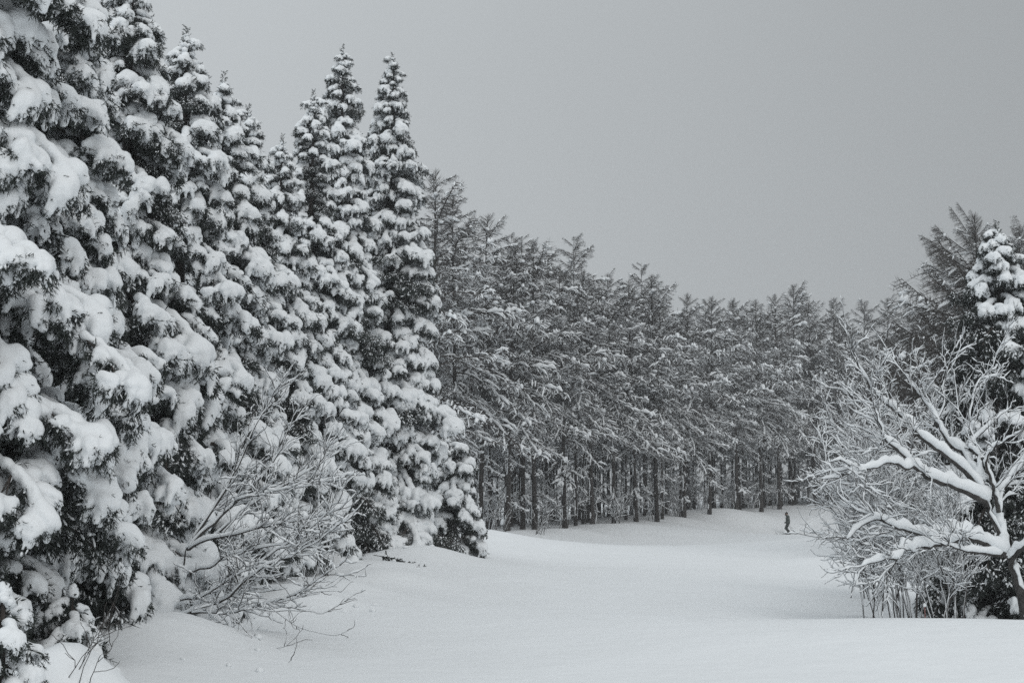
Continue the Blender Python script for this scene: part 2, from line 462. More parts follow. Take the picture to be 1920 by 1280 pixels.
def cedar_branch(seed, Lb, clumps, ridge=0.5, light=False, droop=0.3, vox=0.036):
    rng = np.random.default_rng(seed)
    t = np.linspace(0, 1, 9)
    wy = rng.uniform(-0.12, 0.12)
    curve = lambda s: np.stack([Lb * s, Lb * wy * np.sin(2.5 * s), Lb * (0.14 * s - droop * s * s) - .16 * s ** 5], -1)
    limb = curve(t)
    fb = MB(); fb.tube(limb, 0.035 * (1 - 0.8 * t) + 0.006, 5, 0)
    prims = []; FO = []; FD = []; FL = []; holes = []
    def addf(o, d, l): FO.append(o); FD.append(d); FL.append(l)
    for (tc_, lat, s) in clumps:
        c0 = curve(np.array([tc_]))[0] + np.array([0, lat, -0.18 * abs(lat)])
        if lat:
            root = curve(np.array([max(0.1, tc_ - 0.28)]))[0]
            tt = np.linspace(0, 1, 4)[:, None]
            fb.tube(root + (c0 - root) * tt, np.linspace(0.02, 0.008, 4), 4, 0)
        cc = c0 + np.array([0, 0, 0.2 * s])
        holes.append((c0 + np.array([-.38 * s, 0, -.75 * s]), (.7 * s, .62 * s, .6 * s)))
        subs = []; elong = rng.uniform(.1, 1.25) if not light else .3
        for _ in range(int(rng.integers(4, 7))):
            kk_ = rng.uniform(0, 1)
            o2 = cc + np.array([rng.uniform(-.7, .25) + .3 * kk_, rng.uniform(-.55, .55), rng.uniform(-.1, .32) - .9 * elong * kk_]) * s
            rd = s * np.array([rng.uniform(.5, .8), rng.uniform(.46, .74), rng.uniform(.42, .66)])
            subs.append((o2, rd))
            if not light: prims.append(('e', o2, tuple(rd)))
        nf = int(rng.integers(9, 14))
        for k in range(nf):
            az = (k + rng.uniform(-.45, .45)) / nf * 2 * math.pi
            dr = np.array([math.cos(az), math.sin(az), 0])
            o2, rd = subs[int(np.argmax([(q[0] - cc) @ dr + rng.uniform(-.2, .2) * s for q in subs]))]
            st = o2 + dr * rd[0] * rng.uniform(.45, .8)
            dn = rng.uniform(.3, 1.15) * s * (1.15 if math.cos(az) > -.2 else .7)
            mid = st + dr * s * rng.uniform(.1, .26) + np.array([0, 0, -dn * .4])
            en = mid + dr * s * rng.uniform(-.05, .12) + np.array([0, 0, -dn * .6])
            if not light:
                r0 = s * rng.uniform(.2, .36)
                prims.append(('c', st, mid, r0, r0 * .8)); prims.append(('c', mid, en, r0 * .85, r0 * rng.uniform(.35, .7)))
            nfr = 8 if not light else 9
            for _ in range(nfr):
                u = rng.uniform(0, 1)
                b0 = st + (mid - st) * (u * 2) if u < .5 else mid + (en - mid) * (u * 2 - 1)
                addf(b0 + rng.normal(size=3) * s * .08 + np.array([0, 0, -.05 * s]), (en - st) / (np.linalg.norm(en - st) + 1e-6) + dr * .25 + rng.normal(size=3) * .42, rng.uniform(.10, .21))
            addf(en + np.array([0, 0, .05]), (en - mid) + rng.normal(size=3) * .05, rng.uniform(.13, .22))
        for _ in range(18):
            az = rng.uniform(0, 6.28); rr = s * rng.uniform(0, .7)
            addf(c0 + np.array([math.cos(az) * rr, math.sin(az) * rr, -.1 * s]), np.array([math.cos(az) * .5, math.sin(az) * .5, -1.]) + rng.normal(size=3) * .4, rng.uniform(.16, .30))
    for u in rng.uniform(.2, 1, int(30 * Lb)):
        b0 = curve(np.array([u]))[0]; sg = rng.choice([-1, 1])
        addf(b0, np.array([.5, sg * rng.uniform(.2, 1.), -rng.uniform(.1, 1.0)]) + rng.normal(size=3) * .2, rng.uniform(.16, .32))
    FO = np.array(FO); FD = np.array(FD); FL = np.array(FL)
    fronds(fb, FO, FD, FL, rng, wd=.0115, side=10)
    fol = fb.build('cedar_branch', [M['cedarbark'], M['cedar']], smooth=False)
    # the snow
    sb = MB()
    if ridge and not light:
        a = curve(np.linspace(.22, 1, 6))
        for i in range(5):
            prims.append(('c', a[i] + [0, 0, .05], a[i + 1] + [0, 0, .05], .07 + .12 * ridge * (i + rng.uniform(0, 1)) / 5, .07 + .12 * ridge * (i + 1) / 5))
    if prims:
        pcs = islands(*blend_field(prims, holes, rng, vox))
        sb.add(pcs[0][0], q=pcs[0][1])
    # flecks of snow caught on the sprays
    pick = rng.random(len(FO)) < (.45 if light else .36)
    dn = FD[pick] / np.linalg.norm(FD[pick], axis=1, keepdims=True)
    l = FL[pick]
    sb.lumps(FO[pick] + dn * (l * .45)[:, None] + [0, 0, .014], dn + rng.normal(size=dn.shape) * .1, l * rng.uniform(.15, .4, len(l)), rng.uniform(.009, .023 if not light else .026, len(l)), rng=rng)
    sn = [sb.build('snow_load', [M['snow']])]
    if prims: sn += [mesh('snow_load', a, None, b, [M['snow']]) for a, b in pcs[1:]]
    return fol, sn, Lb

CB = {'s': [], 'm': [], 'l': [], 'd': [], 't': []}
def clumps_for(rng, n, Lb, wide, s0, s1):
    """one larger clump at the tip, smaller ones back along the spray"""
    o = [(.9, rng.uniform(-.06, .06), rng.uniform(.8, 1.0) * s1)]
    for k in range(n - 1):
        t = rng.uniform(.38, .92); o.append((t, rng.choice([-1, 1]) * wide * rng.uniform(.15, 1.0) * (1.15 - abs(t - .6)), s0 + (s1 - s0) * rng.random() ** 1.6))
    return o
for i in range(5): CB['t'].append(cedar_branch(10 + i, .55, clumps_for(RNG, 1 + i % 2, .55, .18, .12, .22), .25, vox=.024))
for i in range(7): CB['s'].append(cedar_branch(20 + i, .95, clumps_for(RNG, 2 + i % 3, .95, .4, .13, .27), .2, vox=.027))
for i in range(7): CB['m'].append(cedar_branch(40 + i, 1.6, clumps_for(RNG, 4 + i % 3, 1.6, .62, .15, .33), .3, droop=RNG.uniform(.24, .46), vox=.031))
for i in range(6): CB['l'].append(cedar_branch(60 + i, 2.4, clumps_for(RNG, 6 + i % 3, 2.4, .8, .17, .36), .6, droop=RNG.uniform(.22, .42), vox=.034))
for i in range(6): CB['d'].append(cedar_branch(80 + i, 1.5, [(.85, 0, .34), (.6, .34, .26), (.6, -.34, .26), (.4, .1, .22)], 0, light=True, droop=RNG.uniform(.25, .45)))
for k in CB:
    for f, s, l in CB[k]: f.name = 'cedar_branch'

def filler(seed, R, H):
    """needle sprays along the inner branches"""
    rng = np.random.default_rng(seed); mb = MB()
    n = int(72 * H)
    z = 1 - np.sqrt(rng.uniform(0, 1, n)); az = rng.uniform(0, 6.28, n); rr = R * (1 - z) ** .6 * np.sqrt(rng.uniform(.01, .5, n))
    o = np.stack([rr * np.cos(az), rr * np.sin(az), z * H], -1)
    d = np.stack([np.cos(az), np.sin(az), -rng.uniform(.1, .9, n)], -1) + rng.normal(size=(n, 3)) * .5
    fronds(mb, o, d, rng.uniform(.2, .45, n) * (.45 if H < 4 else 1), rng, 0, side=4, wd=.02 if H < 4 else .026)
    return mb.build('inner_foliage', [M['cedar']], smooth=False)

def trunk_mesh(name, H, r, mat, seed, sides=10, lean=0.0):
    rng = np.random.default_rng(seed); mb = MB()
    t = np.linspace(0, 1, 16)
    p = np.stack([lean * H * t * t + .02 * H * .1 * np.sin(5 * t + seed), .02 * H * .1 * np.cos(4 * t + seed), -.4 + (H + .4) * t], -1)
    rad = r * (1 - t) ** .85 + .012 + r * .35 * np.exp(-t * 30)
    mb.tube(p, rad, sides, 0)
    return mb.build(name, [mat])

def cedar(px, top, Y, R, label, seed, H=None, dens=1.0, heavy=.8, base_px=None, z0=.35, zb=None, prof=.6, kmax=9, smax=1.2):
    rng = np.random.default_rng(seed)
    b = P(px, 1000, Y); x = b[0]
    zg = g1(x, Y) if zb is None else zb
    if H is None: H = P(px, top, Y)[2] - zg
    root = empty('cedar_tree', (x, Y, zg))
    tag(root, label, 'cedar', 'snow laden cedars')
    part('trunk', trunk_mesh('cedar_trunk', H * .98, .012 * H + .05, M['cedarbark'], seed), root)
    part('inner_foliage', filler(seed, R * .9, H * .94), root)
    # branches: golden angle, spacing by the area they cover
    ph = rng.uniform(0, 6.28, 4)
    z = z0; k = 0; az = rng.uniform(0, 6.28)
    while z < H - .12:
        f = z / H
        r = R * min(1.0, (1 - f) ** prof * 1.04) * (.82 + .18 * min(1, f * 8))
        r = max(r, .24)
        rr = r * rng.uniform(.76, 1.12) * (1 + .13 * math.sin(1.3 * z + ph[0] + math.sin(az + ph[1])) + .09 * math.sin(2.9 * z + 2 * az + ph[2]))
        if .5 * (math.sin(1.25 * z + ph[3]) + math.sin(2 * az + .8 * z + ph[1])) + rng.uniform(-.42, .42) > 1.55 * heavy - .72 + .3 * f: key = 'd'
        else:
            ki = 0 if rr < .42 else 1 if rr < .9 else 2 if rr < 1.8 else 3
            if rng.random() < .36: ki = max(0, ki - 1 - (rng.random() < .3))
            key = 'tsml'[min(ki, kmax)]
        f_, s_, l_ = CB[key][int(rng.integers(len(CB[key])))]
        sc = max({'t': .55, 's': .62, 'm': .62, 'l': .7}[key], min(smax, rr / l_)) * rng.uniform(.85, 1.1) if key != 'd' else max(.3, min(1.2, rr / l_))
        inn = max(0.0, rr - l_ * sc)
        tilt = math.radians(-20 + 24 * f ** 1.6 + rng.uniform(-14, 14))
        m = Matrix.Translation((math.cos(az) * inn, math.sin(az) * inn, z)) @ Matrix.Rotation(az, 4, 'Z') @ Matrix.Rotation(-tilt, 4, 'Y') @ Matrix.Rotation(rng.uniform(-.2, .2), 4, 'X') @ Matrix.Scale(sc, 4)
        br = part('branch', f_, root, m)
        for s1_ in s_: tag(part('snow_load', s1_, br), kind='stuff' if key == 'd' else None)
        az += 2.39996 + rng.uniform(-.25, .25)
        cover = (.66 if rr > 1.1 else .43 if rr > .6 else .205) * (sc if rr > .6 else 1) / dens
        z += cover / (2 * math.pi * max(r, .25)) * 1.05
        k += 1
    # leader with its last small shoots
    mb = MB(); zt = np.linspace(H * .97 - .5, H + .12, 24)
    n = len(zt) * 3; az_ = rng.uniform(0, 6.28, n); zz_ = np.repeat(zt, 3)
    ln = (.10 + .35 * np.clip((H - zz_) / 1.2, 0, 1) * .6) * min(1, .45 + H / 12)
    fronds(mb, np.stack([0 * zz_, 0 * zz_, zz_], -1), np.stack([np.cos(az_), np.sin(az_), .75 + 0 * az_], -1), ln, rng, 0, wd=.013)
    ld = part('leader', mb.build('leader', [M['cedar']], smooth=False), root)
    sb = MB(); n = 26; zl = H - rng.uniform(.05, .75, n) * min(1, H / 6); a_ = rng.uniform(0, 6.28, n); d_ = np.stack([np.cos(a_), np.sin(a_), rng.uniform(-.2, .5, n)], -1)
    q_ = (H - zl) * .28
    sb.lumps(np.stack([d_[:, 0] * q_, d_[:, 1] * q_, zl], -1), d_, (.05 + q_ * .4), (.045 + q_ * .26), rng=rng)
    tag(part('snow_load', sb.build('snow_load', [M['snow']]), ld), kind='stuff')
    return root

cedar(-235, -1250, 17.2, 2.9, 'nearest huge snow laden cedar, its trunk beyond the left edge', 1, dens=1.1, heavy=.95, kmax=2, smax=.85)
cedar(45, -190, 21.5, 2.4, 'tall cedar cut by the top left corner, second from the near end', 2, heavy=.84, smax=.9)
cedar(212, -45, 26.5, 2.3, 'tall cedar cut by the top edge, third from the near end', 3)
cedar(322, 62, 31, 2.1, 'cedar whose blunt top stands just right of the one cut by the top edge', 4, heavy=.75)
cedar(398, 146, 35, 1.9, 'slender pointed cedar fifth in the row from the near end', 5)
cedar(447, 206, 38.5, 1.9, 'cedar with a dark ragged top above the leafless shrub', 6, heavy=.72)
cedar(515, 262, 42, 1.8, 'lowest topped cedar in the middle of the left row', 7, heavy=.75)
cedar(574, 178, 46, 2.1, 'cedar just left of the twin tall spires, touching the first', 8)
cedar(628, 92, 51, 2.3, 'left one of the two tall cedar spires against the sky', 9)
cedar(727, 106, 54, 2.45, 'right one of the two tall cedar spires, next to the larches', 10)
cedar(842, 820, 58, 1.6, 'small drooping cedar at the end of the row beside the larch trunks', 11, dens=1.25, prof=.36, heavy=1.0, kmax=1)
cedar(12, 1090, 13.6, .6, 'young cedar half buried in the bottom left corner', 12, dens=1.3, heavy=1.0, kmax=0, z0=.1)
cedar(140, 1095, 17.8, .62, 'young cedar beside the snow mound at the lower left', 13, dens=1.2, heavy=1.0, kmax=0, z0=.1)
cedar(1894, 425, 36, 2.5, 'cedar with snow clumps on its pointed top behind the leafless tree at right', 14, heavy=.46, kmax=1, dens=1.45, smax=.8, prof=.56)

# ------------------------------------------------------------------ larches
def rot_about(v, ax, a):
    ax = ax / (np.linalg.norm(ax) + 1e-9)
    return v * math.cos(a) + np.cross(ax, v) * math.sin(a) + ax * (ax @ v) * (1 - math.cos(a))

def larch_branch(seed, Lb, rise, sag, snow, nside, tz=-.35):
    """long limb with flat side sprays, hanging twigs and snow along the top"""
    rng = np.random.default_rng(seed); wb = MB(); sb = MB()
    t = np.linspace(0, 1, 11)
    wy = rng.uniform(-.1, .1)
    cv = lambda s: np.stack([Lb * s, Lb * wy * np.sin(3 * s), Lb * (rise * s - sag * s ** 2 + .10 * sag * np.sin(7 * s))], -1)
    limb = cv(t); wb.tube(limb, .045 * (1 - .85 * t) * (Lb / 4) ** .5 + .006, 5, 0)
    u = .15
    while u < 1 and snow:                               # broken ridges of snow
        ln = rng.uniform(.15, .55)
        if rng.random() < min(.85, snow * 1.6):
            s = np.linspace(u, min(1, u + ln), 7); p = cv(s)
            hh = (.10 + .18 * rng.random()) * min(1, Lb / 3.6) * (1 + .35 * np.sin(np.arange(7) * 2.1 + rng.uniform(0, 6))) * (.6 + .5 * u)
            sb.ridge(p, .05, hh, sides=6)
        u += ln * rng.uniform(.9, 1.2)
    for i in range(nside):
        u = .10 + .9 * (i + rng.uniform(0, 1)) / nside
        o = cv(np.array([u]))[0]; sg = 1 if i % 2 else -1
        sl = Lb * (.10 + .22 * math.sin(math.pi * min(1, u * .9 + .08))) * rng.uniform(.6, 1.25)
        d = np.array([.75, sg * rng.uniform(.45, 1.0), rng.uniform(-.35, .15)]); d /= np.linalg.norm(d)
        tt = np.linspace(0, 1, 5)
        p = o + d * (tt * sl)[:, None] + np.array([0, 0, -1.]) * (sl * .28 * tt ** 2)[:, None]
        wb.tube(p, .016 * (1 - .7 * tt) + .004, 3, 0)
        if rng.random() < snow * .8:
            a = rng.uniform(0, .45); q = np.linspace(a, 1, 5)
            ps = o + d * (q * sl)[:, None] + np.array([0, 0, -1.]) * (sl * .28 * q ** 2)[:, None]
            sb.ridge(ps, .022, rng.uniform(.05, .15) * (1 + .35 * np.sin(np.arange(5) * 2.4 + rng.uniform(0, 6))), sides=5)
        if rng.random() < snow * .12:
            q = rng.uniform(.3, .9, 2)
            sb.lumps(o + d * (q * sl)[:, None] + np.array([0, 0, -1.]) * (sl * .28 * q ** 2)[:, None] + [0, 0, .06], np.stack([d, d]) + rng.normal(size=(2, 3)) * .2, rng.uniform(.15, .34, 2), rng.uniform(.07, .14, 2), rng=rng)
        nt_ = int(8 + sl * 17)
        us = rng.uniform(.1, 1, nt_)
        oo = o + d * (us * sl)[:, None] + np.array([0, 0, -1.]) * (sl * .28 * us ** 2)[:, None]
        dd = d * .5 + rng.normal(size=(nt_, 3)) * .55 + np.array([0, 0, tz])
        l2 = rng.uniform(.14, .46, nt_) * (.7 if Lb < 2.5 else 1)
        wb.slivers(oo, dd, l2, np.full(nt_, .0125), 0, rng=rng)
        pk = rng.random(nt_) < snow * .36
        dn = dd[pk] / (np.linalg.norm(dd[pk], axis=1, keepdims=True) + 1e-9)
        sb.lumps(oo[pk] + dn * (l2[pk] * .5)[:, None] + [0, 0, .03], dn, l2[pk] * .42, rng.uniform(.014, .038, pk.sum()), rng=rng)
    return wb, sb, Lb

LB = {'low': [larch_branch(200 + i, 4.6, RNG.uniform(-.02, .16), RNG.uniform(.2, .46), .42, 28) for i in range(6)],
      'mid': [larch_branch(220 + i, 3.8, RNG.uniform(.2, .5), RNG.uniform(.1, .35), .38, 26) for i in range(6)],
      'top': [larch_branch(240 + i, 2.1, RNG.uniform(.35, .75), RNG.uniform(.0, .2), .2, 28, .25) for i in range(5)],
      'bare': [larch_branch(280 + i, 3.4, RNG.uniform(.45, .8), RNG.uniform(-.3, -.05), .07, 36, .35) for i in range(5)],
      'dead': [larch_branch(260 + i, 1.5, RNG.uniform(-.2, .1), RNG.uniform(.1, .4), .5, 8) for i in range(4)]}
LBM = {k: [(wb.build('larch_branch', [M['larchtwig']], False), sb.build('snow_load', [M['snow']]), l) for wb, sb, l in v] for k, v in LB.items()}

def larch_layout(rng, H, open_az=None, n=66, zc=.26, Rm=None, bare=False):
    out_ = []
    az = rng.uniform(0, 6.28)
    for i in range(n):
        f = zc + (1 - zc) * ((i + rng.uniform(0, 1)) / n) ** .92
        if f > .985: continue
        g = (f - zc) / (1 - zc)
        r = max(.42, (Rm or 4.7 * H / 21) * min(1, (1 - g) ** .54) * (.72 + .28 * min(1, g * 4)) * rng.uniform(.6, 1.18))
        if open_az is not None: r *= 1.0 + .28 * math.cos(az - open_az)
        g += rng.uniform(-.1, .1); key = 'low' if g < .3 else 'mid' if g < .66 else 'top'
        if bare: key = 'bare' if rng.random() < .85 else 'mid'
        tilt = math.radians(-8 + 20 * g + rng.uniform(-17, 17))
        out_.append((key, int(rng.integers(100)), f * H, az, tilt, r)); az += 2.39996 + rng.uniform(-.3, .3)
    for i in range(9):
        out_.append(('dead', int(rng.integers(100)), rng.uniform(.06, zc + .03) * H, rng.uniform(0, 6.28), math.radians(rng.uniform(-20, 10)), rng.uniform(.7, 1.8)))
    return out_
def bmat(z, az, tilt, sc):
    return Matrix.Translation((0, 0, z)) @ Matrix.Rotation(az, 4, 'Z') @ Matrix.Rotation(-tilt, 4, 'Y') @ Matrix.Scale(sc, 4)

def larch_trunk(seed, H):
    """bark trunk and the snow plastered on its weather side"""
    rng = np.random.default_rng(seed)
    me = trunk_mesh('larch_trunk', H, .0082 * H, M['larchbark'], seed, 9)
    mb = MB()
    z = rng.uniform(.2, .8)
    while z < H * .6:
        ln = rng.uniform(.25, 1.6); a = math.radians(200 + rng.uniform(-45, 45)); n = 7
        zz = np.linspace(z, z + ln, n); tt = zz / H; r = .0082 * H * (1 - tt) ** .85 + .012
        wd = rng.uniform(.25, .6) * (np.sin(np.linspace(.15, 2.95, n)) * (1 + .3 * np.sin(np.arange(n) * 2.7)))
        th = np.linspace(-1, 1, 5)
        ang = a + th[None] * wd[:, None] * 1.2
        rr = (r[:, None] * (.97 + .25 * (1 - th[None] ** 2)))
        v = np.stack([rr * np.cos(ang) + .002 * H * np.sin(5 * tt + seed)[:, None], rr * np.sin(ang) + .002 * H * np.cos(4 * tt + seed)[:, None], np.repeat(zz[:, None], 5, 1)], -1).reshape(-1, 3)
        i = np.arange(n - 1)[:, None] * 5; k = np.arange(4)[None]
        mb.add(v, q=np.stack([i + k, i + k + 1, i + 6 + k, i + 5 + k], -1).reshape(-1, 4))
        z += ln * rng.uniform(.8, 2.4)
    return me, mb.build('trunk_snow', [M['snow']])

def larch_leader(H, seed):
    rng = np.random.default_rng(seed); mb = MB()
    n = 70; z = H * rng.uniform(.93, 1.0, n); az = rng.uniform(0, 6.28, n)
    mb.slivers(np.stack([0 * z, 0 * z, z], -1), np.stack([np.cos(az), np.sin(az), rng.uniform(.6, 1.6, n)], -1), (H * 1.01 - z) * .6 + .25, np.full(n, .025), 0, rng=rng)
    return mb.build('leader', [M['larchtwig']], False)

LT = [larch_trunk(300 + i, 21.0) for i in range(5)]
LL = [larch_leader(21.0, 330 + i) for i in range(3)]

def larch_edge(px, top, Y, label, seed, zc=.22, n=66, open_az=-1.0, Rm=None, bare=False):
    """a larch at the forest edge, each branch a part with its own snow"""
    rng = np.random.default_rng(seed)
    x = P(px, 1000, Y)[0]; zg = g1(x, Y); H = P(px, top, Y)[2] - zg
    root = empty('larch_tree', (x, Y, zg)); root.rotation_euler = (rng.uniform(-.03, .03), rng.uniform(-.035, .035), 0); tag(root, label, 'larch', 'larches along the forest edge')
    k = H / 21.0
    tm, ts = LT[seed % 5]
    tr = part('trunk', tm, root, Matrix.Rotation(rng.uniform(-.5, .5), 4, 'Z') @ Matrix.Diagonal((k * 1.05, k * 1.05, k, 1)))
    tag(part('trunk_snow', ts, tr), kind='stuff')
    part('leader', LL[seed % 3], root, Matrix.Scale(k, 4))
    for key, vi, z, az, tilt, r in larch_layout(rng, H, open_az, n, zc, Rm, bare):
        w_, s_, l_ = LBM[key][vi % len(LBM[key])]
        br = part('branch', w_, root, bmat(z, az, tilt, r / l_))
        tag(part('snow_load', s_, br), kind='stuff')
    return root

ORD = ['first', 'second', 'third', 'fourth', 'fifth', 'sixth', 'seventh', 'eighth', 'ninth', 'tenth', 'eleventh', 'twelfth', 'thirteenth', 'fourteenth', 'fifteenth', 'sixteenth', 'seventeenth', 'eighteenth', 'nineteenth', 'twentieth', 'twenty first']
EDGE = [(806, 320, 80), (852, 372, 83), (898, 404, 87), (950, 446, 88), (1002, 452, 92), (1060, 502, 96), (1112, 508, 100), (1152, 514, 103), (1192, 528, 106), (1232, 517, 108), (1284, 552, 114), (1332, 556, 119), (1382, 562, 124), (1428, 562, 128), (1462, 556, 134), (1491, 537, 146), (1530, 566, 142), (1574, 562, 144), (1622, 566, 147), (1668, 562, 148), (1712, 570, 146)]
for i, (px, top, Y) in enumerate(EDGE):
    larch_edge(px, top, Y, 'snowy larch at the forest edge, %s from the tall cedars towards the right' % ORD[i], 400 + i, zc=RNG.uniform(.26, .36))
larch_edge(1864, 408, 62, 'tallest larch on the right, its bare twigs above the dark cedar', 440, zc=.08, n=150, open_az=math.pi, Rm=4.3, bare=True)
larch_edge(1938, 425, 65, 'larch cut by the right edge behind the tallest right one', 441, zc=.08, n=140, open_az=math.pi, Rm=4.2, bare=True)
larch_edge(1775, 560, 84, 'lower larch left of and behind the tallest right one', 442, zc=.1, n=90, open_az=math.pi, Rm=4, bare=True)

# deeper in the wood: whole crowns shared between trees
def merged_crown(seed, H):
    rng = np.random.default_rng(seed); wb = MB(); sb = MB()
    for key, vi, z, az, tilt, r in larch_layout(rng, H, None, 54, .36):
        w_, s_, l_ = LB[key][vi % len(LB[key])]
        m = np.array(bmat(z, az, tilt, r / l_))
        for src, dst in ((w_, wb), (s_, sb)):
            v, t, q, _, _ = src.arrays()
            dst.add(v @ m[:3, :3].T + m[:3, 3], t, q)
    return wb.build('crown', [M['larchtwig']], False), sb.build('snow_load', [M['snow']])
CROWNS = [merged_crown(500 + i, 21.0) for i in range(3)]
edge_px = [760, 830, 920, 1040, 1130, 1250, 1300, 1370, 1450, 1520, 1620, 1760]
edge_y = [84, 84, 88, 92, 99, 108, 116, 125, 133, 143, 148, 150]
spots = [(P(px, 1000, Y)[0], Y) for px, _, Y in EDGE]
rng = np.random.default_rng(77)
n_deep = 0
for _ in range(3000):
    px = rng.uniform(770, 1790); Y = np.interp(px, edge_px, edge_y) + 1.0 + 48 * rng.uniform(0, 1) ** 1.35
    x = (px - 960) / F * Y * 1.0
    if any((x - a) ** 2 + (Y - b) ** 2 < 1.75 ** 2 for a, b in spots): continue
    spots.append((x, Y)); zg = g1(x, Y)
    H = rng.uniform(14.5, 20.5); k = H / 21.0
    root = empty('larch_tree', (x, Y, zg), rng.uniform(0, 6.28))
    tag(root, 'dark larch trunk standing in the wood behind the front row', 'larch', 'larches deeper in the wood')
    vi = int(rng.integers(3)); tm, ts = LT[int(rng.integers(5))]
    fat = rng.uniform(.6, 1.05)
    tr = part('trunk', tm, root, Matrix.Rotation(-root.rotation_euler[2] + rng.uniform(-.5, .5), 4, 'Z') @ Matrix.Diagonal((k * fat, k * fat, k, 1))); tag(part('trunk_snow', ts, tr), kind='stuff')
    cr = part('crown', CROWNS[vi][0], root, Matrix.Scale(k, 4)); tag(part('snow_load', CROWNS[vi][1], cr), kind='stuff')
    n_deep += 1
    if n_deep >= 235: break

# ------------------------------------------------------------------ leafless trees and shrubs
def sprout(wb, sb, pts, rads, rng, level, spec, snow, u0=.18):
    """side twigs growing from a limb; spec = list of (count per metre, length, bend up) for each level"""
    if level >= len(spec): return
    per, ln0, up, r0 = spec[level]
    seg = np.linalg.norm(np.diff(pts, axis=0), axis=1); tot = seg.sum()
    cum = np.concatenate([[0], np.cumsum(seg)]) / tot
    n = max(1, int(per * tot + rng.uniform(0, 1)))
    us = np.sort(rng.uniform(.12 if level else u0, 1, n)); us[-1] = .99
    for u in us:
        i = min(np.searchsorted(cum, u, side='right') - 1, len(pts) - 2)
        f = (u - cum[i]) / max(1e-6, cum[i + 1] - cum[i])
        o = pts[i] * (1 - f) + pts[i + 1] * f
        tg = pts[i + 1] - pts[i]; tg = tg / (np.linalg.norm(tg) + 1e-9)
        rv = rng.normal(size=3); ax = np.cross(tg, rv)
        d = rot_about(tg, ax, rng.uniform(.35, .95) if u < .98 else .15)
        d[2] += up * rng.uniform(.3, 1.2); d /= np.linalg.norm(d) + 1e-9
        ln = ln0 * rng.uniform(.45, 1.25) * (1 - .45 * u)
        k = 5 if level < 2 else 3
        tt = np.linspace(0, 1, k)
        bend = rng.normal(size=3) * .22; kink = rng.normal(size=(k, 3)) * ln * .032; kink[0] = 0
        p = o + d * (tt * ln)[:, None] + bend * (ln * tt ** 2)[:, None] + np.array([0, 0, up * .3]) * (ln * tt ** 2)[:, None] + kink
        r = r0 * rng.uniform(.7, 1.2) * (1 - .7 * tt) + .0022
        wb.tube(p, r, 4 if level == 0 else 3, 0)
        if rng.random() < snow:
            hh = rng.uniform(.6, 1.25) * (.024 + 2.6 * r0) * (1 + .3 * np.sin(np.arange(k) * 2.3 + rng.uniform(0, 6)))
            a = slice(0, k)
            sb.ridge(p[a], r, hh, sides=5 if level < 2 else 4)
        sprout(wb, sb, p, r, rng, level + 1, spec, snow)

def smooth_poly(pts, n):
    pts = np.asarray(pts, float)
    seg = np.linalg.norm(np.diff(pts, axis=0), axis=1); cum = np.concatenate([[0], np.cumsum(seg)]); u = np.linspace(0, cum[-1], n)
    # Catmull-Rom through the traced points
    o = np.empty((n, 3))
    for k, s in enumerate(u):
        i = min(max(np.searchsorted(cum, s, side='right') - 1, 0), len(pts) - 2)
        f = (s - cum[i]) / (cum[i + 1] - cum[i] + 1e-9)
        p0, p1, p2, p3 = pts[max(i - 1, 0)], pts[i], pts[i + 1], pts[min(i + 2, len(pts) - 1)]
        o[k] = .5 * (2 * p1 + (p2 - p0) * f + (2 * p0 - 5 * p1 + 4 * p2 - p3) * f ** 2 + (3 * p1 - p0 - 3 * p2 + p3) * f ** 3)
    return o

def leafless(name, label, cat, base, limbs, seed, spec, snow=.8, trunk=None, fine=1.0, group=None, u0=.18, shk=1.0):
    """limbs: (list of photo pixels, depth at start, depth at end, radius at start, radius at end, snow height)"""
    rng = np.random.default_rng(seed)
    root = empty(name, base); tag(root, label, cat, group); B = np.asarray(base)
    for li, (pp, ya, yb, ra, rb, sh) in enumerate(limbs):
        ra *= fine; rb *= fine; sh *= shk
        n = max(10, 3 * len(pp)); ys_ = np.linspace(ya, yb, len(pp))
        p = smooth_poly([P(a, b, y) for (a, b), y in zip(pp, ys_)], n) - B
        p[1:-1] += rng.normal(size=(n - 2, 3)) * ra * .22
        r = (ra + (min(rb, .009) - ra) * np.linspace(0, 1, n) ** .75) * (1 + .08 * rng.normal(size=n))
        wb = MB(); sb = MB()
        wb.tube(p, r, 7, 0)
        if sh:
            h = sh * (1 + .16 * np.sin(np.arange(n) * 1.7 + rng.uniform(0, 6)) + .10 * rng.normal(size=n)) * (np.linspace(1, .12, n) ** .5)
            sb.ridge(p, r, h, sides=10, cling=.55 if ra > .05 else .2)
        istrunk = trunk is not None and li in trunk
        if sh < .045: sprout(wb, sb, p, r, rng, 0, [(2.6, .4, .1, .004), (4, .2, .1, .0025)], .06)
        else: sprout(wb, sb, p, r, rng, 0 if not istrunk else 9, spec, snow, u0)
        br = part('trunk' if istrunk else 'branch', wb.build('limb', [M['bark'] if ra > .03 else M['twig']]), root)
        sm = sb.build('snow_load', [M['snow']])
        if sm: tag(part('snow_load', sm, br), kind='stuff')
    return root

